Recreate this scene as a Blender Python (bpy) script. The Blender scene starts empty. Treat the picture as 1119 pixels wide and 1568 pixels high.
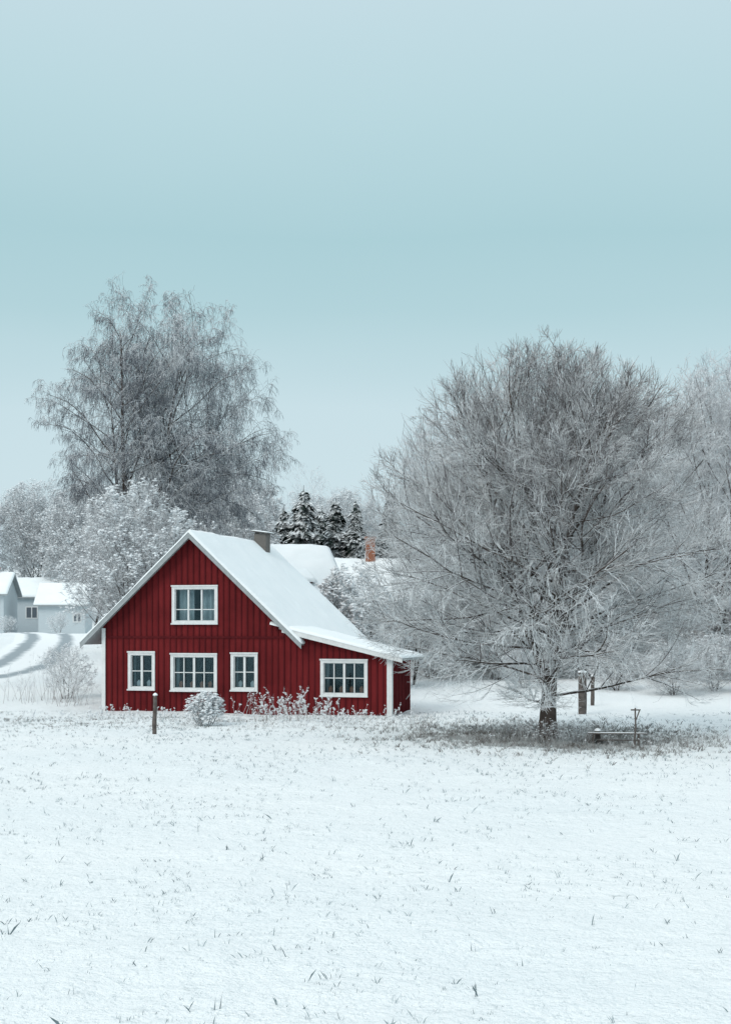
import bpy, math, numpy as np
from mathutils import Vector
scene=bpy.context.scene
scene.view_settings.view_transform='Standard'
try: scene.view_settings.look='None'
except Exception: pass
scene.view_settings.exposure=0
R=math.radians
# ------------------------------------------------------------ helpers
def link(o,parent=None):
    scene.collection.objects.link(o)
    if parent is not None: o.parent=parent
    return o
def empty(name,loc=(0,0,0),rz=0):
    e=bpy.data.objects.new(name,None); e.location=loc; e.rotation_euler=(0,0,rz); e.empty_display_size=.3
    return link(e)
def mesh_np(name,V,F,mats,midx=None,smooth=True,parent=None,uv=None):
    """F list of int arrays (n,k)"""
    me=bpy.data.meshes.new(name)
    V=np.asarray(V,dtype=np.float32)
    me.vertices.add(len(V)); me.vertices.foreach_set('co',V.ravel())
    if not isinstance(F,list): F=[F]
    F=[np.asarray(f,dtype=np.int32) for f in F if len(f)]
    li=np.concatenate([f.ravel() for f in F]); cnt=np.concatenate([np.full(len(f),f.shape[1]) for f in F])
    st=np.concatenate([[0],np.cumsum(cnt)[:-1]])
    me.loops.add(len(li)); me.loops.foreach_set('vertex_index',li)
    me.polygons.add(len(cnt)); me.polygons.foreach_set('loop_start',st.astype(np.int32))
    try: me.polygons.foreach_set('loop_total',cnt.astype(np.int32))
    except Exception: pass
    if midx is not None: me.polygons.foreach_set('material_index',np.asarray(midx,dtype=np.int32))
    me.polygons.foreach_set('use_smooth',np.full(len(cnt),smooth))
    for m in mats: me.materials.append(m)
    if uv is not None:
        l=me.uv_layers.new(name='UVMap'); l.data.foreach_set('uv',np.asarray(uv,dtype=np.float32)[li].ravel())
    me.update(calc_edges=True); me.validate()
    return link(bpy.data.objects.new(name,me),parent)
class Acc:
    def __init__(s): s.v=[]; s.f=[]
    def box(s,x0,x1,y0,y1,z0,z1):
        b=len(s.v); s.v+=[(x0,y0,z0),(x1,y0,z0),(x1,y1,z0),(x0,y1,z0),(x0,y0,z1),(x1,y0,z1),(x1,y1,z1),(x0,y1,z1)]
        s.f+=[tuple(b+i for i in q) for q in [(0,3,2,1),(4,5,6,7),(0,1,5,4),(1,2,6,5),(2,3,7,6),(3,0,4,7)]]
    def prism(s,poly,y0,y1):
        b=len(s.v); n=len(poly)
        s.v+=[(p[0],y0,p[1]) for p in poly]+[(p[0],y1,p[1]) for p in poly]
        s.f.append(tuple(b+i for i in range(n))); s.f.append(tuple(b+n+i for i in reversed(range(n))))
        for i in range(n):
            j=(i+1)%n; s.f.append((b+i,b+n+i,b+n+j,b+j))
    def prismx(s,poly,x0,x1):
        b=len(s.v); n=len(poly)
        s.v+=[(x0,p[0],p[1]) for p in poly]+[(x1,p[0],p[1]) for p in poly]
        s.f.append(tuple(b+i for i in range(n))); s.f.append(tuple(b+n+i for i in reversed(range(n))))
        for i in range(n):
            j=(i+1)%n; s.f.append((b+i,b+n+i,b+n+j,b+j))
    def obj(s,name,mat,parent=None,bevel=0):
        me=bpy.data.meshes.new(name); me.from_pydata(s.v,[],s.f); me.materials.append(mat)
        import bmesh
        bm=bmesh.new(); bm.from_mesh(me); bmesh.ops.recalc_face_normals(bm,faces=bm.faces); bm.to_mesh(me); bm.free()
        o=link(bpy.data.objects.new(name,me),parent)
        if bevel:
            m=o.modifiers.new('b','BEVEL'); m.width=bevel; m.segments=2
        return o
# ------------------------------------------------------------ materials
def newmat(name,col=(.5,.5,.5),rough=.8,spec=.3):
    m=bpy.data.materials.new(name); m.use_nodes=True
    b=m.node_tree.nodes['Principled BSDF']; b.inputs['Base Color'].default_value=(*col,1); b.inputs['Roughness'].default_value=rough
    try: b.inputs['Specular IOR Level'].default_value=spec
    except Exception: pass
    return m,m.node_tree,b
def N(nt,t,**k):
    n=nt.nodes.new(t)
    for a,v in k.items(): setattr(n,a,v)
    return n
def noise(nt,scale,detail=4,vec=None,rough=.55):
    n=N(nt,'ShaderNodeTexNoise'); n.inputs['Scale'].default_value=scale; n.inputs['Detail'].default_value=detail; n.inputs['Roughness'].default_value=rough
    if vec is not None: nt.links.new(vec,n.inputs['Vector'])
    return n
def ramp(nt,src,stops):
    r=N(nt,'ShaderNodeValToRGB'); nt.links.new(src,r.inputs[0]); el=r.color_ramp.elements
    while len(el)<len(stops): el.new(.5)
    for e,(p,c) in zip(el,stops):
        e.position=p; e.color=(*c,1) if not isinstance(c,(int,float)) else (c,c,c,1)
    return r
def mixc(nt,fac,a,b):
    m=N(nt,'ShaderNodeMix',data_type='RGBA')
    if isinstance(fac,(int,float)): m.inputs[0].default_value=fac
    else: nt.links.new(fac,m.inputs[0])
    for i,x in ((6,a),(7,b)):
        if isinstance(x,tuple): m.inputs[i].default_value=(*x,1)
        else: nt.links.new(x,m.inputs[i])
    return m.outputs[2]
def maprange(nt,src,a,b,c=0,d=1):
    m=N(nt,'ShaderNodeMapRange'); nt.links.new(src,m.inputs[0])
    for i,v in zip((1,2,3,4),(a,b,c,d)): m.inputs[i].default_value=v
    return m.outputs[0]
def math_(nt,op,a,b):
    m=N(nt,'ShaderNodeMath',operation=op)
    for i,x in enumerate((a,b)):
        if isinstance(x,(int,float)): m.inputs[i].default_value=x
        else: nt.links.new(x,m.inputs[i])
    return m.outputs[0]
SNOW=(.86,.90,.92)
def snowy(name,c1,c2,lo=-.1,hi=.5,nscale=6,amp=.6,base=0.0,snow=SNOW,zg=None):
    """bark/needle colour with snow resting on upward facing parts; zg=(z_ref,slope): less snow towards the windswept top"""
    m=bpy.data.materials.new(name); m.use_nodes=True; nt=m.node_tree; nt.nodes.clear()
    o=N(nt,'ShaderNodeOutputMaterial'); b=N(nt,'ShaderNodeBsdfDiffuse'); nt.links.new(b.outputs[0],o.inputs[0])
    g=N(nt,'ShaderNodeNewGeometry'); s=N(nt,'ShaderNodeSeparateXYZ'); nt.links.new(g.outputs['Normal'],s.inputs[0])
    n=noise(nt,nscale,1,g.outputs['Position'])
    zz=math_(nt,'ADD',s.outputs[2],math_(nt,'MULTIPLY',math_(nt,'SUBTRACT',n.outputs[0],.5),amp*2))
    if zg:
        sp=N(nt,'ShaderNodeSeparateXYZ'); nt.links.new(g.outputs['Position'],sp.inputs[0])
        zz=math_(nt,'SUBTRACT',zz,math_(nt,'MULTIPLY',math_(nt,'SUBTRACT',sp.outputs[2],zg[0]),zg[1]))
    f=maprange(nt,zz,lo,hi,base,1)
    bark=mixc(nt,maprange(nt,n.outputs['Color'],.35,.65),c1,c2)
    nt.links.new(mixc(nt,f,bark,snow),b.inputs['Color'])
    return m
# snow ground
def ground_mat():
    m,nt,b=newmat('snow_ground',SNOW,.75,.2)
    g=N(nt,'ShaderNodeNewGeometry'); pos=g.outputs['Position']
    sp=N(nt,'ShaderNodeSeparateXYZ'); nt.links.new(pos,sp.inputs[0])
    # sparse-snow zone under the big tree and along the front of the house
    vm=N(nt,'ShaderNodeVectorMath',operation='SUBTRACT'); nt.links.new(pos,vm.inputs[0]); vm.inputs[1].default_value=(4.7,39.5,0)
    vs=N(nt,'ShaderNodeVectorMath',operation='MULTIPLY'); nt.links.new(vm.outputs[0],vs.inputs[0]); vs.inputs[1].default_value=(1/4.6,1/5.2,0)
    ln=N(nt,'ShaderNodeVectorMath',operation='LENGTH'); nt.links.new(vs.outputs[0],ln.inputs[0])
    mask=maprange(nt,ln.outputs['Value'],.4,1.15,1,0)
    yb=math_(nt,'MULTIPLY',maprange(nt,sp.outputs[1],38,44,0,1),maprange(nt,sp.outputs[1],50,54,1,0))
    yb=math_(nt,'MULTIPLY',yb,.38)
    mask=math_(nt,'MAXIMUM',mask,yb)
    n1=noise(nt,.9,5,pos,.7); n2=noise(nt,4,5,pos,.70); n3=noise(nt,22,3,pos,.6); n0=noise(nt,.12,3,pos)
    v=math_(nt,'ADD',math_(nt,'MULTIPLY',n1.outputs[0],.35),math_(nt,'MULTIPLY',n2.outputs[0],.65))
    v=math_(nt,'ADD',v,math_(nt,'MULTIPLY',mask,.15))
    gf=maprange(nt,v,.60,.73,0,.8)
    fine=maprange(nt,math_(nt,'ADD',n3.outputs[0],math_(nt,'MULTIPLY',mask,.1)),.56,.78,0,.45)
    col=mixc(nt,maprange(nt,n0.outputs[0],.35,.65),(.895,.925,.93),(.84,.885,.90))
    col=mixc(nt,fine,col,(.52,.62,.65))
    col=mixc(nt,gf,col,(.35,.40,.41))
    nt.links.new(col,b.inputs['Base Color'])
    bp=N(nt,'ShaderNodeBump'); bp.inputs['Strength'].default_value=.95; bp.inputs['Distance'].default_value=.12
    h=math_(nt,'ADD',n2.outputs[0],math_(nt,'MULTIPLY',n3.outputs[0],.2))
    nt.links.new(h,bp.inputs['Height']); nt.links.new(bp.outputs[0],b.inputs['Normal'])
    return m
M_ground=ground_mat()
def roofsnow():
    m,nt,b=newmat('roof_snow',SNOW,.7,.2)
    g=N(nt,'ShaderNodeNewGeometry'); n=noise(nt,1.2,4,g.outputs['Position']); n2=noise(nt,9,4,g.outputs['Position'])
    nt.links.new(mixc(nt,n.outputs[0],(.80,.86,.88),(.89,.92,.93)),b.inputs['Base Color'])
    bp=N(nt,'ShaderNodeBump'); bp.inputs['Strength'].default_value=.3; bp.inputs['Distance'].default_value=.04
    nt.links.new(n2.outputs[0],bp.inputs['Height']); nt.links.new(bp.outputs[0],b.inputs['Normal'])
    return m
M_rsnow=roofsnow()
def redwood(name,c1,c2):
    m,nt,b=newmat(name,c1,.85,.15)
    tc=N(nt,'ShaderNodeTexCoord'); mp=N(nt,'ShaderNodeMapping'); nt.links.new(tc.outputs['Object'],mp.inputs[0]); mp.inputs['Scale'].default_value=(7,7,.6)
    n=noise(nt,1.0,5,mp.outputs[0],.65); n2=noise(nt,.8,4,tc.outputs['Object'],.6)
    c=mixc(nt,maprange(nt,n.outputs[0],.3,.7),c1,c2)
    c=mixc(nt,maprange(nt,n2.outputs[0],.4,.7,0,.6),c,tuple(q*.5 for q in c1))
    nt.links.new(c,b.inputs['Base Color'])
    bp=N(nt,'ShaderNodeBump'); bp.inputs['Strength'].default_value=.35; bp.inputs['Distance'].default_value=.01
    nt.links.new(n.outputs[0],bp.inputs['Height']); nt.links.new(bp.outputs[0],b.inputs['Normal'])
    return m
M_red=redwood('falu_red_boards',(.125,.010,.013),(.175,.018,.020))
M_batten=redwood('falu_red_battens',(.074,.006,.009),(.11,.011,.014))
def painted(name,col,dirt=.25):
    m,nt,b=newmat(name,col,.6,.3)
    tc=N(nt,'ShaderNodeTexCoord'); n=noise(nt,5,5,tc.outputs['Object'],.7)
    nt.links.new(mixc(nt,maprange(nt,n.outputs[0],.45,.8,0,dirt),col,tuple(c*.45 for c in col)),b.inputs['Base Color'])
    return m
M_white=painted('white_paint',(.70,.72,.72),.4)
M_grey=painted('weathered_trim',(.32,.35,.36),.5)
M_dark=painted('dark_roof_edge',(.10,.10,.10))
M_room,_,_=newmat('dark_room',(.02,.02,.022),.9)
M_curt=painted('curtain_cloth',(.6,.6,.6),.4)
M_brick=painted('chimney_brick',(.15,.14,.13),.6)
M_orange=painted('orange_brick',(.36,.15,.09),.5)
M_brownwall=painted('brown_boards',(.13,.08,.075),.5)
M_wht2=painted('pale_facade',(.50,.56,.59),.15)
M_wood=snowy('weathered_wood',(.085,.075,.07),(.16,.14,.13),.6,.85,8,.3)
def glassm():
    m=bpy.data.materials.new('window_glass'); m.use_nodes=True; nt=m.node_tree; nt.nodes.clear()
    o=N(nt,'ShaderNodeOutputMaterial'); t=N(nt,'ShaderNodeBsdfTransparent'); t.inputs[0].default_value=(.75,.82,.84,1)
    g=N(nt,'ShaderNodeBsdfGlossy'); g.inputs['Roughness'].default_value=.04; g.inputs[0].default_value=(.6,.9,1,1)
    x=N(nt,'ShaderNodeMixShader'); x.inputs[0].default_value=.035
    nt.links.new(t.outputs[0],x.inputs[1]); nt.links.new(g.outputs[0],x.inputs[2]); nt.links.new(x.outputs[0],o.inputs[0])
    return m
M_glass=glassm()
M_darkglass,_,_=newmat('dark_pane',(.10,.12,.14),.1,.6)
# ------------------------------------------------------------ terrain
def ss(t):
    t=np.clip(t,0,1); return t*t*(3-2*t)
def vnoise(x,y,sc,seed):
    x=np.asarray(x,float)/sc; y=np.asarray(y,float)/sc
    xi=np.floor(x); yi=np.floor(y); fx=x-xi; fy=y-yi; fx=fx*fx*(3-2*fx); fy=fy*fy*(3-2*fy)
    def h(a,b):
        v=np.sin(a*127.1+b*311.7+seed*74.7)*43758.5453; return v-np.floor(v)
    return (h(xi,yi)*(1-fx)+h(xi+1,yi)*fx)*(1-fy)+(h(xi,yi+1)*(1-fx)+h(xi+1,yi+1)*fx)*fy-.5
def gz(x,y):
    x=np.asarray(x,float); y=np.asarray(y,float)
    t=np.clip((y-50)/60,0,1); z=2.2*(t*.7+.3*ss(t))+9.5*ss((y-150)/85)
    z=z+.16*vnoise(x,y,7,1)*ss((np.abs(y-46)-3)/6)+.07*vnoise(x,y,1.6,2)+.05*vnoise(x,y,.45,3)
    return z
def gzf(x,y): return float(gz(x,y))
def axis(segs):
    out=[]
    for a,b,s in segs: out+=list(np.arange(a,b,s))
    out.append(segs[-1][1]); return np.array(out)
gx=axis([(-3000,-600,300),(-600,-120,40),(-120,-40,5),(-40,-15,.5),(-15,15,.16),(15,40,.5),(40,120,5),(120,600,40),(600,3000,300)])
gy=axis([(-1500,-100,200),(-100,0,10),(0,8,1),(8,54,.16),(54,112,.5),(112,260,4),(260,900,40),(900,4000,310)])
XX,YY=np.meshgrid(gx,gy); ZZ=gz(XX,YY)
nx,ny=len(gx),len(gy); idx=np.arange(nx*ny).reshape(ny,nx)
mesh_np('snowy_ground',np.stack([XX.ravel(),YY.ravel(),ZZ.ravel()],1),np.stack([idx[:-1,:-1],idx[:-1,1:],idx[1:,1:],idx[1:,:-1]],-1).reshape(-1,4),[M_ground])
# road
def roadmat():
    m,nt,b=newmat('snowy_road',SNOW,.7,.2)
    uv=N(nt,'ShaderNodeUVMap'); s=N(nt,'ShaderNodeSeparateXYZ'); nt.links.new(uv.outputs[0],s.inputs[0])
    g=N(nt,'ShaderNodeNewGeometry'); n=noise(nt,.9,5,g.outputs['Position'],.7)
    a=math_(nt,'ABSOLUTE',math_(nt,'SUBTRACT',math_(nt,'ABSOLUTE',math_(nt,'SUBTRACT',s.outputs[0],.5),0),.24),0)
    tr=maprange(nt,math_(nt,'ADD',a,math_(nt,'MULTIPLY',math_(nt,'SUBTRACT',n.outputs[0],.5),.16)),.05,.13,.9,0)
    nt.links.new(mixc(nt,tr,(.84,.87,.88),(.24,.29,.32)),b.inputs['Base Color'])
    return m
cp=np.array([(-36,46),(-28,50.5),(-21.5,56),(-17.6,63),(-16.6,71),(-17.2,79),(-19.0,91),(-21.6,105),(-26,122),(-31,134)],float)
pts=[]
for i in range(len(cp)-1):
    p0=cp[max(i-1,0)];p1=cp[i];p2=cp[i+1];p3=cp[min(i+2,len(cp)-1)]
    for t in np.linspace(0,1,14,endpoint=False):
        pts.append(.5*((2*p1)+(-p0+p2)*t+(2*p0-5*p1+4*p2-p3)*t*t+(-p0+3*p1-3*p2+p3)*t**3))
pts=np.array(pts); tg=np.gradient(pts,axis=0); tg/=np.linalg.norm(tg,axis=1)[:,None]; nr=np.stack([tg[:,1],-tg[:,0]],1)
K=13; us=np.linspace(-1,1,K); P=pts[:,None,:]+nr[:,None,:]*us[None,:,None]*2.3
Z=gz(P[...,0],P[...,1])+.06*(1-np.abs(us)**6)[None,:]
V=np.concatenate([P.reshape(-1,2),Z.reshape(-1,1)],1); ii=np.arange(len(pts)*K).reshape(-1,K)
UV=np.stack([np.tile(us*.5+.5,len(pts)),np.repeat(np.arange(len(pts))*.1,K)],1)
mesh_np('snowy_road',V,np.stack([ii[:-1,:-1],ii[:-1,1:],ii[1:,1:],ii[1:,:-1]],-1).reshape(-1,4),[roadmat()],uv=UV)
# ------------------------------------------------------------ snow sheets
def snow_sheet(name,c00,c10,c11,c01,th,parent,fall=(1,1,1,1),nu=40,nv=50,mat=None,seed=0):
    """corners c(u,v); fall = u0,u1,v0,v1 rounded edges"""
    c=[np.array(q,float) for q in (c00,c10,c11,c01)]
    u,v=np.meshgrid(np.linspace(0,1,nu),np.linspace(0,1,nv))
    P=(c[0]*((1-u)*(1-v))[...,None]+c[1]*(u*(1-v))[...,None]+c[2]*(u*v)[...,None]+c[3]*((1-u)*v)[...,None])
    Lu=np.linalg.norm(c[1]-c[0]); Lv=np.linalg.norm(c[3]-c[0])
    def f(d,on): return np.sqrt(np.clip(1-(1-np.clip(d/.14,0,1))**2,0,1)) if on else 1+0*d
    fo=f(u*Lu,fall[0])*f((1-u)*Lu,fall[1])*f(v*Lv,fall[2])*f((1-v)*Lv,fall[3])
    h=th*(.35+.65*fo)*(1+.5*vnoise(u*Lu+seed,v*Lv,1.1,seed)+.25*vnoise(u*Lu,v*Lv+seed,.35,seed+3))
    T=P.copy(); T[...,2]+=h
    V=np.concatenate([T.reshape(-1,3),P.reshape(-1,3)]); n=nu*nv; ii=np.arange(n).reshape(nv,nu)
    q=np.stack([ii[:-1,:-1],ii[:-1,1:],ii[1:,1:],ii[1:,:-1]],-1).reshape(-1,4)
    e=np.concatenate([ii[0,:],ii[1:,-1],ii[-1,-2::-1],ii[-2:0:-1,0]]); e2=np.roll(e,-1)
    sk=np.stack([e,e+n,e2+n,e2],-1)
    return mesh_np(name,V,[q,sk],[mat or M_rsnow],parent=parent)
# ------------------------------------------------------------ red house
H=empty('red_wooden_house',(-8.71,51,0),R(-14.7))
AP=3.163; WE=6.326; SL=.94; AZ=5.78
def zw(u): return AZ-SL*abs(u-AP)
LT=9.83
def zl(u): return 2.70-.245*(u-6.3)   # lean-to wall top
win=[('upper_window',2.457,4.048,2.885,4.146,3),('left_window',.908,1.859,.71,1.98,2),('middle_window',2.411,4.025,.686,1.924,4),('narrow_window',4.498,5.415,.715,1.953,2),('right_window',7.527,9.082,.574,1.76,4)]
a=Acc(); a.prism([(0,-.3),(LT,-.3),(LT,zl(LT)),(WE,zl(WE)),(WE,zw(WE)),(AP,AZ),(0,zw(0))],0,.16)
fw=a.obj('front_wall',M_red,H)
c=Acc()
for _,u0,u1,z0,z1,_n in win: c.box(u0+.09,u1-.09,-.2,.5,z0+.09,z1-.09)
cut=c.obj('cut',M_red,H)
md=fw.modifiers.new('bool','BOOLEAN'); md.operation='DIFFERENCE'; md.object=cut; md.solver='EXACT'
bpy.context.view_layer.update()
nm=bpy.data.meshes.new_from_object(fw.evaluated_get(bpy.context.evaluated_depsgraph_get()))
fw.modifiers.clear(); fw.data=nm; bpy.data.objects.remove(cut)
a=Acc(); a.box(0,.15,.161,7.85,-.3,zw(0)); a.box(WE-.15,WE,.161,7.85,-.3,zw(WE)); 
a.obj('side_walls',M_red,H)
a=Acc(); a.prism([(.151,-.3),(WE-.151,-.3),(WE-.151,zw(WE-.151)),(AP,AZ),(.151,zw(.151))],7.7,7.85); a.obj('back_wall',M_red,H)
a=Acc(); a.box(LT-.15,LT,.161,2.75,-.3,zl(LT)); a.prism([(WE+.001,-.3),(LT-.151,-.3),(LT-.151,zl(LT-.15)),(WE+.001,zl(WE))],2.6,2.75); a.obj('lean_to_walls',M_red,H)
a=Acc(); a.box(.151,WE-.151,.161,7.69,2.42,2.52); a.obj('upper_floor',M_room,H)
a=Acc(); a.box(.16,WE-.16,2.0,2.05,-.2,2.4); a.box(1.0,5.3,2.0,2.05,2.53,3.6); a.box(WE+.01,LT-.16,1.8,1.85,-.2,1.8); a.obj('inner_walls',M_room,H)
# battens
a=Acc(); rng=np.random.default_rng(3)
u=.12
while u<LT-.1:
    top=(zw(u) if u<WE else zl(u))-.03
    iv=[(-.1,top)]
    for _,u0,u1,z0,z1,_n in win:
        if u0-.03<u<u1+.03:
            nv=[]
            for p,q in iv:
                if z1<=p or z0>=q: nv.append((p,q)); continue
                if z0>p: nv.append((p,z0))
                if z1<q: nv.append((z1,q))
            iv=nv
    for p,q in iv:
        w=.022+rng.uniform(-.003,.003)
        parts=[(p,q)] if (q<2.44 or p>2.5) else [(p,2.43),(2.50,q)]
        for pp,qq in parts:
            if qq-pp>.06: a.box(u-w,u+w,-.026+rng.uniform(0,.004),-.001,pp+(rng.uniform(0,.05) if pp<0 else 0),qq)
    u+=.205+rng.uniform(-.012,.012)
a.obj('battens',M_batten,H)
a=Acc(); a.box(.13,WE-.02,-.036,-.001,2.43,2.495); a.obj('storey_board',M_batten,H)
a=Acc()
v=.3
while v<2.7: a.box(LT+.001,LT+.026,v-.02,v+.02,-.1,zl(LT)-.08); v+=.2
a.obj('lean_to_battens',M_batten,H)
a=Acc(); a.box(-.03,.10,-.045,-.001,-.1,zw(0)-.05); a.box(LT-.12,LT+.045,-.045,-.001,-.1,zl(LT)-.04); a.box(LT+.001,LT+.045,0.0,.12,-.1,zl(LT)-.05)
a.box(-.045,-.001,0,.11,-.1,zw(0)-.12); a.obj('corner_boards',M_white,H,.004)
# windows
for nme,u0,u1,z0,z1,n in win:
    E=bpy.data.objects.new(nme,None); link(E,H)
    f=.105; a=Acc()
    a.box(u0,u1,-.055,-.001,z1-f,z1); a.box(u0,u1,-.055,-.001,z0,z0+f); a.box(u0,u0+f,-.052,-.001,z0+f,z1-f); a.box(u1-f,u1,-.052,-.001,z0+f,z1-f)
    a.box(u0-.02,u1+.02,-.085,-.056,z1-.03,z1+.02)
    a.box(u0-.02,u1+.02,-.10,-.056,z0-.01,z0+.035)
    a.obj('casing',M_white,E,.003)
    a=Acc(); i0,i1,j0,j1=u0+f,u1-f,z0+f,z1-f
    s=.022
    a.box(i0,i0+s,.0,.05,j0,j1);a.box(i1-s,i1,.0,.05,j0,j1);a.box(i0+s,i1-s,.0,.05,j0,j0+s);a.box(i0+s,i1-s,.0,.05,j1-s,j1)
    for k in range(1,n):
        x=i0+(i1-i0)*k/n; w=.036 if (n==4 and k==2) or n!=4 else .015
        if n==3: w=.026
        a.box(x-w,x+w,-.01,.048,j0+s,j1-s)
    zm=j0+(j1-j0)*(.36 if n==3 else .5)
    a.box(i0+s,i1-s,.006,.04,zm-.014,zm+.014)
    a.obj('sash_bars',M_white,E)
    a=Acc(); a.box(i0+.004,i1-.004,.052,.058,j0+.004,j1-.004); a.obj('glass',M_glass,E)
    # curtains as folded sheets
    W=i1-i0; zt=j1
    def curtain(x0,x1,za,zb,tag):
        k=30; xs=np.linspace(x0,x1,k); yy=.26+.03*np.sin(np.linspace(0,18,k)+u0*7)
        V=np.concatenate([np.stack([xs,yy,np.full(k,za)],1),np.stack([xs,yy,np.full(k,zb)],1)])
        q=np.stack([np.arange(k-1),np.arange(1,k),np.arange(1,k)+k,np.arange(k-1)+k],1)
        mesh_np(tag,V,q,[M_curt],parent=E)
    if n==3:
        curtain(i0+W*.05,i0+W*.42,j0-.05,zt,'curtain_left'); curtain(i1-W*.42,i1-W*.05,j0-.05,zt,'curtain_right'); 
    else:
        curtain(i0,i0+W*.07,j0,zt,'curtain_left'); curtain(i1-W*.07,i1,j0,zt,'curtain_right')
        a=Acc(); 
        for k in range(n):
            x=i0+W*(k+.5)/n+rng.uniform(-.05,.05); a.prism([(x-.05,j0+.03),(x+.05,j0+.03),(x+.07,j0+.16),(x+.02,j0+.24),(x-.06,j0+.17)],.16,.2)
        a.obj('window_sill_pots',M_orange if n==4 else M_curt,E)
    snow_sheet('sill_snow',(u0-.01,-.098,z0+.036),(u1+.01,-.098,z0+.036),(u1+.01,-.057,z0+.036),(u0-.01,-.057,z0+.036),.02,E,nu=20,nv=5)
# main roof
def chev(u0,u1,lo,hi,v0,v1,name,mat):
    a=Acc(); a.prism([(u0,zw(u0)+lo),(AP,AZ+lo),(u1,zw(u1)+lo),(u1,zw(u1)+hi),(AP,AZ+hi),(u0,zw(u0)+hi)],v0,v1); return a.obj(name,mat,H)
chev(-.64,WE+.64,.003,.08,-.34,8.0,'roof_boards',M_grey)
chev(-.66,WE+.66,-.09,.09,-.375,-.341,'bargeboard',M_grey)
a0,a1=-.68,WE+.68
snow_sheet('roof_snow_left',(a0,-.39,zw(a0)+.092),(AP,-.39,AZ+.092),(AP,8.02,AZ+.092),(a0,8.02,zw(a0)+.092),.10,H,(1,0,1,1),nu=60,nv=90,seed=2)
snow_sheet('roof_snow_right',(AP,-.39,AZ+.092),(a1,-.39,zw(a1)+.092),(a1,8.02,zw(a1)+.092),(AP,8.02,AZ+.092),.10,H,(0,1,1,1),nu=60,nv=90,seed=2)
# lean-to roof
b0,b1=6.2,10.25
a=Acc(); a.prism([(b0,zl(b0)+.003),(b1,zl(b1)+.003),(b1,zl(b1)+.07),(b0,zl(b0)+.07)],-.22,2.95); a.obj('lean_to_roof',M_grey,H)
a=Acc(); a.prism([(b0+.1,zl(b0+.1)-.08),(b1+.01,zl(b1)-.06),(b1+.01,zl(b1)+.08),(b0+.1,zl(b0+.1)+.08)],-.255,-.221); a.obj('lean_to_bargeboard',M_white,H)
snow_sheet('lean_to_snow',(b0-.3,-.27,zl(b0-.3)+.081),(b1+.02,-.27,zl(b1)+.081),(b1+.02,3.0,zl(b1)+.081),(b0-.3,3.0,zl(b0-.3)+.081),.09,H,(0,1,1,1),seed=5)
# chimney
a=Acc(); a.box(AP+.0,AP+.46,6.2,6.7,5.2,6.22); a.obj('chimney',M_brick,H,.01)
a=Acc(); a.prism([(AP-.1,6.29),(AP+.56,6.20),(AP+.56,6.24),(AP-.1,6.33)],6.1,6.85); a.box(AP+.02,AP+.08,6.25,6.65,6.221,6.27); a.obj('chimney_cap',M_dark,H)
snow_sheet('chimney_snow',(AP-.1,6.1,6.332),(AP+.56,6.1,6.242),(AP+.56,6.85,6.242),(AP-.1,6.85,6.332),.05,H,nu=12,nv=12)
# ------------------------------------------------------------ other buildings
def plain_house(name,cx,cy,rz,W,D,zb,ze,zr,wall,axis='x',wins=(),chim=None,dormer=False):
    E=empty(name,(cx,cy,zb),rz); he=ze-zb; hr=zr-zb
    a=Acc()
    a.prismx([(0,-1),(D,-1),(D,he),(D/2,hr),(0,he)],0,W)
    a.obj('walls',wall,E)
    o=.4
    s=(hr-he)/(D/2)
    for k,(ya,yb) in enumerate(((-o,D/2),(D+o,D/2))):
        A=Acc(); za=he-s*o
        A.prismx([(ya,za+.01),(yb,hr+.01),(yb,hr+.14),(ya,za+.14)],-o,W+o); A.obj('roof_side',M_grey,E)
        snow_sheet('roof_snow',(-o,ya,za+.145),(W+o,ya,za+.145),(W+o,yb,hr+.145),(-o,yb,hr+.145),.2,E,(1,1,1,0))
    for (x,z,w,h) in wins:
        A=Acc(); A.box(x,x+w,-.05,-.001,z,z+h); A.obj('window_frame',M_white,E)
        A=Acc(); A.box(x+.1,x+w/2-.05,-.058,-.051,z+.1,z+h-.1); A.box(x+w/2+.05,x+w-.1,-.058,-.051,z+.1,z+h-.1); A.obj('window_pane',M_darkglass,E)
    if chim:
        x,y,w,zt=chim; A=Acc(); A.box(x,x+w,y,y+w,he,zt-zb); A.box(x-.06,x+w+.06,y-.06,y+w+.06,zt-zb+.001,zt-zb+.12); A.obj('chimney',M_orange,E)
    if dormer:
        A=Acc(); A.prismx([(.6,he+.2),(D/2,he+.4),(D/2,hr-.5),(.6,he+.95)],W*.45,W*.8); A.obj('dormer',wall,E)
        snow_sheet('dormer_snow',(W*.43,.35,he+.93),(W*.82,.35,he+.93),(W*.82,D/2,hr-.45),(W*.43,D/2,hr-.45),.15,E)
    return E
plain_house('brown_farmhouse',-7.6,74.0,R(20),6.9,6.5,.9,4.1,6.7,M_brownwall,'x',[(1,1.2,1.1,1.2),(4.6,1.2,1.1,1.2)],None,True)
plain_house('brick_chimney_house',-2.0,79.5,R(4),5.0,7,1.1,4.0,6.2,M_brownwall,'x',[(1,1.1,1.2,1.2)],(2.25,3.2,.5,7.55))
plain_house('white_garage',-29.8,140,R(4),4.2,6,2.1,4.9,6.6,M_wht2,'x',[(3.1,1.1,.8,.9)])
plain_house('white_cottage',-34.4,150,R(4),4.3,6,2.1,5.8,7.4,M_wht2,'x',[(1.2,1.5,1.2,1.2)])
plain_house('white_house',-39.8,138,R(4),7.2,8,2.1,5.8,7.6,M_wht2,'x',[(4.6,1.4,1.3,1.3),(1.2,1.4,1.3,1.3)],(5.7,3.6,.5,8.2))
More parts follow.
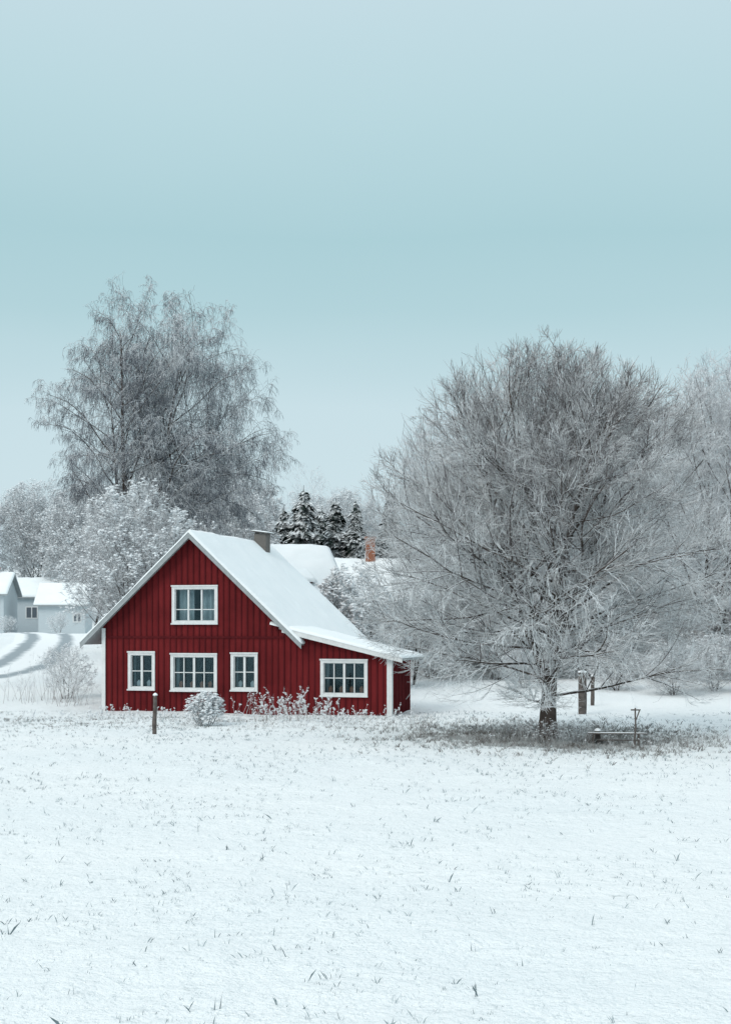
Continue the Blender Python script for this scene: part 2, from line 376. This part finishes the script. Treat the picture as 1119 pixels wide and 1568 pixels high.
# ------------------------------------------------------------ trees
def nrm(v): return v/np.maximum(np.linalg.norm(v,axis=-1,keepdims=True),1e-9)
def grow(rng,S,Dv,L,n,wig,trop):
    B=len(S); pts=np.zeros((B,n+1,3)); pts[:,0]=S; d=Dv.copy(); p=S.copy()
    for i in range(n):
        tr=trop if not isinstance(trop,tuple) else trop[0]+(trop[1]-trop[0])*i/max(n-1,1)
        d=nrm(d+rng.normal(0,wig,(B,3))+np.array([0,0,tr])); p=p+d*(L/n)[:,None]; pts[:,i+1]=p
    return pts
def tubes(rng,pts,rad,sides):
    B,n,_=pts.shape
    t=nrm(np.gradient(pts,axis=1)); a=rng.normal(0,1,(B,1,3)); e1=nrm(np.cross(t,a)); e2=np.cross(t,e1)
    an=np.arange(sides)*2*np.pi/sides
    V=pts[:,:,None,:]+rad[:,:,None,None]*(e1[:,:,None,:]*np.cos(an)[None,None,:,None]+e2[:,:,None,:]*np.sin(an)[None,None,:,None])
    idx=np.arange(B*n*sides).reshape(B,n,sides); nx=np.roll(idx,-1,axis=2)
    F=np.stack([idx[:,:-1],nx[:,:-1],nx[:,1:],idx[:,1:]],-1).reshape(-1,4)
    return V.reshape(-1,3),F
def envd(p,d,c,s):
    q=(p-c)/s; e=d/s; A=(e*e).sum(-1); Bq=(q*e).sum(-1); C=(q*q).sum(-1)-1
    disc=np.maximum(Bq*Bq-A*C,0); t=(-Bq+np.sqrt(disc))/A
    return np.where(C>0,np.minimum(t,.0),t)
OCT_V=np.array([(1,0,0),(0,1,0),(-1,0,0),(0,-1,0),(0,0,.7),(0,0,-.5)]); OCT_F=np.array([(0,1,4),(1,2,4),(2,3,4),(3,0,4),(1,0,5),(2,1,5),(3,2,5),(0,3,5)])
def tree_geo(rng,stems,levels,env,clump=0,clr=(.03,.06),seg0=10,wig0=.05,trop0=.05,sides0=8,zmin=None,flare=.35,edge=.0):
    c,s=np.array(env[0],float),np.array(env[1],float)
    Vs=[];F4=[];F3=[];mi4=[];off=0
    S=np.array([q[0] for q in stems],float); D=nrm(np.array([q[1] for q in stems],float)); L=np.array([q[2] for q in stems],float); Rr=np.array([q[3] for q in stems],float)
    P=grow(rng,S,D,L,seg0,wig0,trop0); tt=np.linspace(0,1,seg0+1)
    rad=Rr[:,None]*(1-.9*tt**.8)[None]; rad[:,0]*=1+flare; rad[:,1]*=1+flare*.15
    v,f=tubes(rng,P,rad,sides0); Vs.append(v);F4.append(f+off);mi4.append(np.zeros(len(f)));off+=len(v)
    for li,lv in enumerate(levels):
        B,n1,_=P.shape; k=lv['k']; n=n1-1
        t=np.sort(rng.uniform(lv.get('t0',.15),lv.get('t1',1),(B,k)),axis=1)
        if lv.get('even'): t=np.linspace(lv['t0'],lv['t1'],k)[None]+rng.uniform(-.02,.02,(B,k))
        t=np.clip(t,0,.999); x=t*n; i=np.floor(x).astype(int); fr=(x-i)[...,None]
        bi=np.arange(B)[:,None]
        st=P[bi,i]*(1-fr)+P[bi,i+1]*fr; pd=nrm(P[bi,i+1]-P[bi,i]); pr=rad[bi,i]*(1-fr[...,0])+rad[bi,i+1]*fr[...,0]
        if lv.get('even'): az=(np.arange(k)*2.39996)[None]+rng.normal(0,.3,(B,k))+np.arange(B)[:,None]*1.1
        else: az=rng.uniform(0,2*np.pi,(B,k))
        ref=np.where(np.abs(pd[...,2:3])>.9,np.array([1.,0,0]),np.array([0,0,1.])); e1=nrm(np.cross(pd,ref)); e2=np.cross(pd,e1)
        side=e1*np.cos(az)[...,None]+e2*np.sin(az)[...,None]
        ang=np.radians(lv['a0']+(lv['a1']-lv['a0'])*t+rng.normal(0,lv.get('as',8),(B,k)))[...,None]
        d=nrm(pd*np.cos(ang)+side*np.sin(ang)); 
        S=st.reshape(-1,3); D=d.reshape(-1,3); tf=t.reshape(-1); pl=np.repeat(L,k)
        jit=rng.uniform(.80,1.06,len(S))
        ed=envd(S,D,c,s)*jit
        if lv.get('toenv'): Ln=ed*lv.get('ratio',.95)
        else: Ln=np.minimum(pl*lv['ratio']*(1-lv.get('ft',.55)*tf)*rng.uniform(.65,1.25,len(S)),np.maximum(ed,edge*rng.uniform(.3,1,len(S))))
        keep=Ln>lv.get('lmin',.08)
        S,D,Ln,tf=S[keep],D[keep],Ln[keep],tf[keep]; prk=pr.reshape(-1)[keep]
        n=lv['n']; P=grow(rng,S,D,Ln,n,lv['w'],lv['tr'])
        if lv.get('droop'):   # low limbs level out and hang slightly
            lo=np.clip((lv['droop']-S[:,2])/lv['droop'],0,1)[:,None]; tt=np.linspace(0,1,n+1)[None]
            P[...,2]-=lo*(P[...,2]-S[:,2:3])*.75*tt
        if zmin is not None: P[...,2]=np.where(P[...,2]<zmin,zmin-.25*(zmin-P[...,2])+.03*rng.uniform(0,1,P.shape[:2]),P[...,2]); P[...,2]=np.maximum(P[...,2],.12)
        r0=np.minimum(prk*.72,lv['r']*np.sqrt(Ln/np.median(Ln)))
        r0=np.maximum(r0,lv['r']*.5)
        tt=np.linspace(0,1,n+1); rad=r0[:,None]*(1-lv.get('taper',.75)*tt)[None]
        L=Ln
        v,f=tubes(rng,P,rad,lv['s']); Vs.append(v);F4.append(f+off);mi4.append(np.full(len(f),lv['m']));off+=len(v)
    mi3=np.zeros(0)
    if clump:
        B,n1,_=P.shape; b=rng.integers(0,B,clump); j=rng.integers(0,n1,clump)
        cc=P[b,j]; rr=rng.uniform(clr[0],clr[1],clump)
        sc=np.stack([rr*rng.uniform(.7,1.6,clump),rr*rng.uniform(.7,1.6,clump),rr*rng.uniform(.5,.9,clump)],1)
        th=rng.uniform(0,6.28,clump); ov=np.repeat(OCT_V[None],clump,0)*sc[:,None,:]
        x=ov[...,0]*np.cos(th)[:,None]-ov[...,1]*np.sin(th)[:,None]; y=ov[...,0]*np.sin(th)[:,None]+ov[...,1]*np.cos(th)[:,None]
        v=np.stack([x,y,ov[...,2]],-1)+cc[:,None,:]+np.array([0,0,.012]); v=v.reshape(-1,3)
        f=(np.arange(clump)[:,None,None]*6+OCT_F[None]).reshape(-1,3)
        Vs.append(v);F3.append(f+off);off+=len(v);mi3=np.full(len(f),2)
    return np.concatenate(Vs),F4,F3,np.concatenate(mi4+[mi3])
def tree(name,seed,stems,levels,env,mats,loc=(0,0,0),parent=None,**k):
    rng=np.random.default_rng(seed); V,F4,F3,mi=tree_geo(rng,stems,levels,env,**k)
    o=mesh_np(name,V,[np.concatenate(F4)]+([np.concatenate(F3)] if F3 else []),mats,mi,parent=parent); o.location=loc; return o
M_snowc,_,_=newmat('snow_clump',(.86,.89,.91),.8,.1)
B_main=snowy('tree_bark',(.05,.042,.038),(.11,.09,.08),.4,.8,5,.5)
B_limb=snowy('tree_limb',(.055,.047,.044),(.10,.083,.078),.15,.35,3,.3,.0)
B_twig=snowy('frosted_twig',(.075,.063,.063),(.135,.115,.115),-.25,.0,1.3,.45,.06,zg=(5.6,.085))
B_birch=snowy('birch_twig',(.055,.065,.085),(.10,.112,.14),.12,.5,.6,.6,.08)
B_frost=snowy('frost_twig',(.20,.175,.185),(.30,.27,.28),-.25,.15,.9,.55,.22)
B_pale=snowy('hazed_frost_twig',(.25,.265,.30),(.35,.365,.40),-.3,.25,.6,.5,.30)  # frosted bark, with distance haze painted in as a paler base colour
B_brown=snowy('brown_twig',(.12,.08,.072),(.20,.14,.125),-.15,.3,1.5,.6,.15)
def lev(k,r,n,s,m,a0,a1,ratio,**q):
    d=dict(k=k,r=r,n=n,s=s,m=m,a0=a0,a1=a1,ratio=ratio,w=.06,tr=.03); d.update(q); return d
# big bare tree
tx,ty=4.64,39.2; tz=gzf(tx,ty)-.1
tree('bare_deciduous_tree',11,[((0,0,0),(.03,0,1),7.8,.235),((.06,0,1.7),(.32,-.1,1),6.5,.10),((-.06,0,1.7),(-.42,.1,1),6.4,.10),((0,0,2.0),(-.05,.42,1),6.0,.09),((0,0,2.3),(.1,-.45,1),6.0,.085)],
 [lev(21,.038,9,6,0,88,28,.95,toenv=1,even=1,t0=.06,t1=.97,w=.09,tr=.025,droop=3.8,**{'as':10}),
  lev(14,.0165,6,4,1,46,28,.46,w=.08,tr=.03,lmin=.25,ft=.3),
  lev(7,.0120,4,3,2,42,30,.50,w=.10,tr=.04,lmin=.15,ft=.35),
  lev(5,.0098,3,3,2,36,28,.95,w=.11,tr=.05,lmin=.14,taper=.45,ft=.3)],
 ((.1,0,4.5),(5.2,4.6,5.55)),[B_main,B_limb,B_twig],loc=(tx,ty,tz),zmin=1.0,seg0=14,wig0=.05,sides0=12,trop0=.03,edge=.6)
# birch
bx,by=-9.9,66.; bz=gzf(bx,by)-.1
tree('weeping_birch_tree',8,[((0,0,0),(.03,0,1),14.8,.24),((0,0,4),(.36,0,1),10.8,.13),((0,0,3.5),(-.22,.1,1),9.6,.12),((0,0,5),(.6,.2,1),8.0,.09),((0,0,3.2),(.75,-.1,1),6.4,.08)],
 [lev(20,.036,10,5,0,66,38,.88,toenv=1,even=1,t0=.15,t1=.97,w=.10,tr=(.08,-.16),**{'as':11}),
  lev(14,.018,6,4,1,52,40,.36,w=.12,tr=-.05,lmin=.3,ft=.3),
  lev(7,.0140,5,3,2,60,50,.5,w=.12,tr=-.18,lmin=.2,ft=.3),
  lev(5,.0125,5,3,2,60,60,1.05,w=.11,tr=-.5,lmin=.15,taper=.4)],
 ((1.2,0,11.1),(5.6,5.0,6.3)),[B_main,B_birch,B_birch],loc=(bx,by,bz),seg0=14,wig0=.045,sides0=8,edge=1.1)
# smaller trees and shrubs
def shrubtree(name,seed,x,y,h,rx,mats,nst=5,clump=0,clr=(.03,.06),kk=(12,9,7,5),r=1.0,low=.1,spread=.5,zc=None,tr=.03,parent=None):
    rng=np.random.default_rng(seed+100); z=gzf(x,y)-.05; st=[]
    for i in range(nst):
        a=i*6.283/nst+rng.uniform(0,1); st.append(((.15*math.cos(a),.15*math.sin(a),0),(spread*math.cos(a)*rng.uniform(.3,1),spread*math.sin(a)*rng.uniform(.3,1),1),h*rng.uniform(.7,.9),.017*h*r/math.sqrt(nst)))
    hr=math.sqrt(h/8)
    return tree(name,seed,st,[lev(kk[0],.032*r*h/8,6,5,0,64,30,.95,toenv=1,even=1,t0=low,t1=.95,tr=tr),
      lev(kk[1],.017*r*hr,5,3,1,50,40,.5,lmin=.15,w=.1,tr=tr,ft=.4),lev(kk[2],.0135*r*hr,3,3,1,50,40,.55,lmin=.1,w=.1,tr=tr,ft=.4),lev(kk[3],.0115*r*hr,2,3,1,50,40,.8,lmin=.06,w=.1,taper=.4,tr=tr)],
      ((0,0,h*(zc or .55)),(rx,rx,h*.5)),mats,loc=(x,y,z),clump=clump,clr=clr,seg0=8,sides0=6,zmin=.1,edge=h*.05,parent=parent)
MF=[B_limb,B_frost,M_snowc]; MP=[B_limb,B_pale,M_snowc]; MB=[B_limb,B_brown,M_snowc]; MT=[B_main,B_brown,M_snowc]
def again(o,x,y,rz,s,name=None,parent=None):
    c=bpy.data.objects.new(name or o.name.split('.')[0],o.data); link(c,parent); c.location=(x,y,gzf(x,y)-.05); c.rotation_euler=(0,0,rz); c.scale=(s,s,s*1.02); return c
s1=shrubtree('frosted_shrub_tree',21,-8.8,58.5,7.7,2.8,MF,6,6500,(.03,.085),kk=(13,9,7,5),low=.22,spread=.36)
shrubtree('frosted_shrub_tree',22,-6.8,61.5,6.6,2.6,MF,5,2500,(.03,.07),kk=(11,8,6,4))
again(s1,-27.5,154,2.1,1.9); again(s1,-35.5,166,.7,1.9); again(s1,-44,160,3.7,1.9); again(s1,-31.5,172,5,1.7)
again(s1,-7.6,82,1.0,1.15); again(s1,-11.8,86,3.0,1.3); again(s1,-1.2,101,2.0,1.2); again(s1,-8.2,96,5.2,1.35); again(s1,-3.9,104,4.2,1.2)
ap=shrubtree('snowy_apple_tree',25,-.5,60,4.9,1.7,MT,4,5500,(.04,.10),kk=(9,8,6,4),r=1.2,low=.22)
again(ap,1.9,63.5,2.2,.88)
lb=shrubtree('low_frosted_bush',27,-10.9,56.0,2.0,1.2,MF,6,1200,(.02,.05),kk=(8,6,4,3))
again(lb,-26.0,130,2,.9); again(lb,-31.2,134,4,.8)
# background trees on the right
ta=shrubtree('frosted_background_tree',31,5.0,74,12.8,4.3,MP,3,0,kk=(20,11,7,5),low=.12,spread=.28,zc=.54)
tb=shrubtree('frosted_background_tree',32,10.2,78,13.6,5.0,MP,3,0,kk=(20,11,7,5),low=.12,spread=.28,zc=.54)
tcc=shrubtree('frosted_background_tree',33,15.0,66,13.0,5.2,MF,3,0,kk=(20,11,7,5),low=.12,spread=.28,zc=.54)
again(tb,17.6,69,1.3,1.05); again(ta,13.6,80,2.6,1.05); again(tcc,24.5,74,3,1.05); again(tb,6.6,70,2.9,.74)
# thicket behind the big tree
TH=empty('roadside_thicket',(0,0,0))
q1=shrubtree('bush_1',43,2.9,68,3.9,2.5,MF,7,1600,(.03,.08),kk=(11,8,6,4),low=.02,zc=.45,parent=TH)
q2=shrubtree('bush_2',44,5.6,66,3.5,2.4,MB,7,900,(.03,.08),kk=(11,8,6,4),low=.02,zc=.45,parent=TH)
rng=np.random.default_rng(12); nb=3
for (x,y,s) in [(4.2,71,1.1),(7.6,67.5,1.0),(9.4,66,1.1),(11.4,68,1.05),(13.2,65.5,1),(15,67,1.1),(16.8,64.5,.95),(18.6,66,1.05),(20.5,65,1),(8.5,72,1.4),(12.5,73,1.4),(5.4,73,1.4),(2.4,73,1.0),(16.8,72,1.4),(20.5,73,1.4),(24.5,66,1.1),(27,72,1.5),(9.8,60,.5),(11.6,58,.55),(13.5,59.5,.6),(15.3,57.5,.5),(6.3,61,.45)]:
    again(q1 if rng.uniform()<.4 else q2,x,y,rng.uniform(0,6.28),s,'bush_%d'%nb,TH); nb+=1
# distant mass of trees
rng=np.random.default_rng(77); VV=[];FF=[];off=0
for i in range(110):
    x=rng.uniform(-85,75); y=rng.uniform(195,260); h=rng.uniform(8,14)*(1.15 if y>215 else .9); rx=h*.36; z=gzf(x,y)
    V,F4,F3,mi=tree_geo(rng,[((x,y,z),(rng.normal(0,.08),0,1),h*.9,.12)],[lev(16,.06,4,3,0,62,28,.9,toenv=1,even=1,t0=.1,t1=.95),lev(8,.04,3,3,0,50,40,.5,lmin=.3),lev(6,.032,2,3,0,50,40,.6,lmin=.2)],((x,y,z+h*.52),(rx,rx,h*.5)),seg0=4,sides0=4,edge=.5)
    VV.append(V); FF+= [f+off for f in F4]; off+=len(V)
mesh_np('distant_trees',np.concatenate(VV),np.concatenate(FF),[snowy('far_hazed_frost_twig',(.36,.40,.43),(.46,.50,.53),-.4,.7,.3,.4,.3)])  # frost plus aerial haze, both put into the twig colour; no volume
# spruces
M_spruce=snowy('snowy_spruce_needles',(.014,.024,.022),(.028,.042,.036),.60,.9,1.4,.46)
def spruce(seed,x,y,h,rb):
    rng=np.random.default_rng(seed); z=gzf(x,y)
    n=9000; t=rng.uniform(0,1,n)**.75; t=1-t
    st=.5; nb=np.floor(t*h/st); tl=nb*st/h
    R0=rb*(1-tl)**.75*(1+.22*np.sin(nb*2.1+seed)); br=rng.integers(0,9,n); a=br*6.283/9+nb*1.3+rng.normal(0,.2,n)
    rr=R0*np.sqrt(rng.uniform(.02,1,n))*(1+.28*np.sin(br*3.7+nb*1.7+seed)); 
    px=x+rr*np.cos(a); py=y+rr*np.sin(a); pz=z+.3+tl*(h-.4)-.5*rr+rng.normal(0,.10,n)+.25*(rr/np.maximum(rb,.1))**2
    top=np.minimum(pz,z+h); p=np.stack([px,py,top],1)
    o=np.stack([np.cos(a),np.sin(a),-.55+rng.normal(0,.3,n)],1); sd=np.stack([-np.sin(a),np.cos(a),rng.normal(0,.4,n)],1)
    ln=rng.uniform(.12,.28,n)[:,None]; w=rng.uniform(.06,.14,n)[:,None]
    V=np.stack([p-sd*w,p+o*ln,p+sd*w,p-o*ln*.6+np.array([0,0,.03])],1).reshape(-1,3); F=np.arange(n*4).reshape(-1,4)
    rn=np.random.default_rng(1); tv,tf=tubes(rn,np.array([[(x,y,z-.2),(x,y,z+h*.5),(x,y,z+h+.1)]]),np.array([[.16,.08,.012]]),6)
    mesh_np('snowy_spruce_tree',np.concatenate([V,tv]),[F,tf+len(V)],[M_spruce],smooth=False)
for i,(x,y,h,rb) in enumerate(((-3.5,87,9.4,2.4),(-1.7,89,8.8,2.1),(-.55,88,8.6,1.5),(1.5,90,9.5,1.7),(-4.8,90,8.3,2.1),(-2.6,92,8.4,2.2),(-5.8,92,8.0,2.1))): spruce(60+i,x,y,h,rb)
# ------------------------------------------------------------ low plants
def weeds(name,seed,pts,mats,clump=150,kk=(4,3)):
    rng=np.random.default_rng(seed); st=[]
    for (x,y,n,sp,h) in pts:
        for i in range(n):
            X=x+rng.normal(0,sp);Y=y+rng.normal(0,sp*.6); st.append(((X,Y,gzf(X,Y)-.03),(rng.normal(0,.28),rng.normal(0,.2),1),h*rng.uniform(.5,1.15),.009))
    c=np.mean([s[0] for s in st],0)
    tree(name,seed,st,[lev(kk[0],.006,3,3,1,35,25,.4,t0=.35,lmin=.03),lev(kk[1],.0045,2,3,1,40,35,.5,t0=.3,lmin=.02)],(c,(60,60,60)),mats,clump=clump,clr=(.012,.03),seg0=5,sides0=3,wig0=.1,flare=0)
WM=[B_brown,B_frost,M_snowc]
weeds('dry_weeds',81,[(-2.3,45.5,22,.45,.95),(-1.4,45,16,.4,.7),(-3.0,46.5,10,.5,.6)],WM,clump=1800)
weeds('dry_weeds',82,[(-4.0,47.9,3,.08,.9),(-3.5,47.6,4,.12,.9),(-3.2,47.3,3,.1,1.0),(-8,49,16,.5,.35),(-6,48.4,16,.6,.3),(-2.0,47.0,24,.9,.35),(-.2,46.4,24,.6,.4)],WM,clump=900)
weeds('frosted_low_brush',86,[(-8,46.5,40,1.4,.3),(-5,45.5,45,1.3,.3),(-2,44,50,1.4,.3),(.5,43.5,50,1.2,.35)],[B_frost,B_frost,M_snowc],clump=3500)
weeds('tall_roadside_weeds',83,[(-11.0,54.5,40,.7,1.5),(-10.0,53.2,20,.4,1.1),(-12.3,56,20,.7,1.3)],[B_brown,B_frost,M_snowc],clump=900)
weeds('tree_foot_twigs',84,[(4.2,38.6,80,.5,.5),(5.3,38.3,80,.5,.55),(4.9,37.8,50,.6,.38),(7.4,36.6,40,.8,.35),(6.3,37.8,30,.9,.3),(1.3,42,20,.4,.4),(3.4,40,30,.9,.28),(3.6,37.5,30,.9,.22),(8.5,37.2,20,.5,.4)],[B_brown,B_brown,M_snowc],clump=700)
shrubtree('round_snowy_bush',85,-4.55,43.6,1.1,.66,MF,9,4200,(.02,.05),kk=(9,7,4,3),r=1.6,low=.02,spread=.9,zc=.5)
# grass poking through the snow
def grassm(name,c1,c2):
    m,ntg,bg=newmat(name,c1,.9,.1)
    gg=N(ntg,'ShaderNodeNewGeometry'); nn=noise(ntg,1.5,2,gg.outputs['Position'])
    ntg.links.new(mixc(ntg,maprange(ntg,nn.outputs[0],.4,.6),c1,c2),bg.inputs['Base Color']); return m
M_grass=grassm('frosted_grass',(.12,.165,.18),(.40,.46,.48)); M_grass2=grassm('dry_grass',(.15,.14,.13),(.42,.43,.43))
rng=np.random.default_rng(9)
def tufts(X,Y,hs,bl=(3,8)):
    n=len(X); k=rng.integers(bl[0],bl[1],n); X=np.repeat(X,k);Y=np.repeat(Y,k); hs=np.repeat(hs,k)
    return X+rng.normal(0,.02,len(X)),Y+rng.normal(0,.02,len(Y)),hs*rng.uniform(.4,1.2,len(X))
n=30000; Y0=7+43*rng.uniform(0,1,n)**.85; X0=rng.uniform(-1,1,n)*(3+Y0*.30)
msk=vnoise(X0,Y0,2.5,9)+vnoise(X0,Y0,.7,19)*.7+rng.uniform(-.5,.5,n)*1.0>.12; X0=X0[msk];Y0=Y0[msk]; m=len(X0)
h0=rng.uniform(.008,.032,m)+.045*rng.uniform(0,1,m)**4+.0010*np.maximum(Y0-15,0)
s1_=[tufts(X0,Y0,h0,(2,6))]
n=450; Y0=10+28*rng.uniform(0,1,n); s1_.append(tufts(rng.uniform(-1,1,n)*(3+Y0*.27),Y0,rng.uniform(.04,.11,n),(1,4)))
s2_=[tufts(rng.normal(4.8,2.0,6500),rng.normal(39.0,2.4,6500),rng.uniform(.03,.13,6500)),tufts(rng.uniform(-12,2,2200),rng.normal(45,2.0,2200),rng.uniform(.02,.08,2200))]
def grassmesh(sets,name,mat,wk):
    X=np.concatenate([s[0] for s in sets]);Y=np.concatenate([s[1] for s in sets]);Hh=np.concatenate([s[2] for s in sets]); m=len(X)
    Zg=gz(X,Y)-.006; th=rng.uniform(0,6.28,m); w=.0014+wk*Hh; lx=rng.normal(0,.45,m)*Hh; ly=rng.normal(0,.45,m)*Hh
    V=np.stack([np.stack([X-w*np.cos(th),Y-w*np.sin(th),Zg],1),np.stack([X+w*np.cos(th),Y+w*np.sin(th),Zg],1),np.stack([X+lx*.4+w*.6*np.cos(th),Y+ly*.4,Zg+Hh*.6],1),np.stack([X+lx,Y+ly,Zg+Hh],1)],1).reshape(-1,3)
    mesh_np(name,V,np.arange(m*4).reshape(-1,4),[mat],smooth=False)
grassmesh(s1_,'field_grass',M_grass,.04)
grassmesh(s2_,'dry_grass',M_grass2,.05)
# ------------------------------------------------------------ posts and bench
def post(name,x,y,h,r,lean=0,extra=None):
    E=empty(name,(x,y,gzf(x,y))); rn=np.random.default_rng(int(abs(x)*100)); k=8
    zz=np.linspace(-.3,h,k); p=np.stack([lean*zz+rn.normal(0,.006,k),rn.normal(0,.006,k),zz],1)[None]
    v,f=tubes(rn,p,(r*(1-.12*np.linspace(0,1,k))*(1+rn.normal(0,.04,k)))[None],9)
    top=np.arange((k-1)*9,k*9)[None]
    mesh_np('shaft',v,[f,top],[M_wood],parent=E)
    v,f=tubes(rn,np.array([[(lean*h,0,h-.005),(lean*h,0,h+.03),(lean*h,0,h+.06)]]),np.array([[r*1.05,r*.95,r*.3]]),9)
    mesh_np('snow_cap',v,[f,np.arange(18,27)[None]],[M_snowc],parent=E)
    return E
post('wooden_fence_post',-5.52,40.2,1.02,.06,.02)
post('thick_wooden_post',7.0,49.6,1.35,.15,.0)
post('thick_wooden_post',7.75,52.5,1.0,.07,.02)
E=post('garden_post',6.42,36.6,.95,.022,.01)
a=Acc(); a.box(-.10,.13,-.02,.02,.88,.915); a.prism([(.0,.62),(.02,.62),(.12,.88),(.09,.88)],-.015,.015); a.obj('cross_arm',M_wood,E)
E=empty('wooden_bench',(5.35,37.0,gzf(5.9,37.0)-.02),R(-6))
a=Acc()
a.box(0,1.42,0,.13,.325,.352); a.box(.02,1.38,.2,.33,.325,.352); a.box(.12,.16,.01,.32,-.2,.324); a.box(1.2,1.24,.01,.32,-.2,.324); a.box(.16,1.2,.15,.18,.16,.19)
a.obj('seat_and_legs',M_wood,E,.004)
snow_sheet('seat_snow',(.3,.02,.354),(1.1,.02,.354),(1.1,.12,.354),(.3,.12,.354),.02,E,nu=20,nv=8)
post('wooden_stump',5.65,37.4,.33,.08)
# ------------------------------------------------------------ sky, light
w=bpy.data.worlds.new('World'); scene.world=w; w.use_nodes=True; nt=w.node_tree; nt.nodes.clear()
out=N(nt,'ShaderNodeOutputWorld'); sky=N(nt,'ShaderNodeTexSky'); sky.sky_type='NISHITA'; sky.sun_disc=False
SE,SA=38,-140
sky.sun_elevation=R(SE); sky.sun_rotation=R(SA); sky.air_density=1.5; sky.dust_density=4
b1=N(nt,'ShaderNodeBackground'); b1.inputs[1].default_value=.08; nt.links.new(sky.outputs[0],b1.inputs[0])
tc=N(nt,'ShaderNodeTexCoord'); s=N(nt,'ShaderNodeSeparateXYZ'); nt.links.new(tc.outputs['Generated'],s.inputs[0])
mp=N(nt,'ShaderNodeMapping'); nt.links.new(tc.outputs['Generated'],mp.inputs[0]); mp.inputs['Scale'].default_value=(1,1,3)
nz=noise(nt,2.2,3,mp.outputs[0]); nz2=noise(nt,1.0,2,tc.outputs['Generated'])
zz=math_(nt,'ADD',s.outputs[2],math_(nt,'MULTIPLY',math_(nt,'SUBTRACT',nz.outputs[0],.5),.05))
rp=ramp(nt,zz,[(0,(.66,.80,.855)),(.14,(.60,.765,.825)),(.205,(.455,.665,.72)),(.25,(.41,.635,.69)),(.32,(.49,.70,.755)),(.39,(.57,.74,.805)),(.6,(.71,.80,.85)),(1,(.78,.86,.90))])
rp.color_ramp.interpolation='LINEAR'
col=mixc(nt,maprange(nt,nz2.outputs[0],.45,.65,0,.15),rp.outputs[0],(.60,.76,.82))
b2=N(nt,'ShaderNodeBackground'); nt.links.new(col,b2.inputs[0]); nt.links.new(maprange(nt,s.outputs[2],.38,.9,1,1.35),b2.inputs[1])
mx=N(nt,'ShaderNodeMixShader'); mx.inputs[0].default_value=.04
nt.links.new(b2.outputs[0],mx.inputs[1]); nt.links.new(b1.outputs[0],mx.inputs[2]); nt.links.new(mx.outputs[0],out.inputs[0])
sl=bpy.data.lights.new('sun','SUN'); sl.energy=1.35; sl.angle=R(26); sl.color=(1,.93,.87)
so=bpy.data.objects.new('sun',sl); link(so)
d=Vector((math.sin(R(SA))*math.cos(R(SE)),math.cos(R(SA))*math.cos(R(SE)),math.sin(R(SE))))
so.rotation_euler=d.to_track_quat('Z','Y').to_euler(); so.location=(0,0,30)
# ------------------------------------------------------------ camera
cd=bpy.data.cameras.new('camera'); cam=bpy.data.objects.new('camera',cd); link(cam)
cam.location=(0,0,2.8); cam.rotation_euler=(R(90),0,0)
cd.sensor_fit='VERTICAL'; cd.sensor_height=36; cd.lens=53.95; cd.shift_y=.1122; cd.clip_end=6000; cd.clip_start=.1
scene.camera=cam
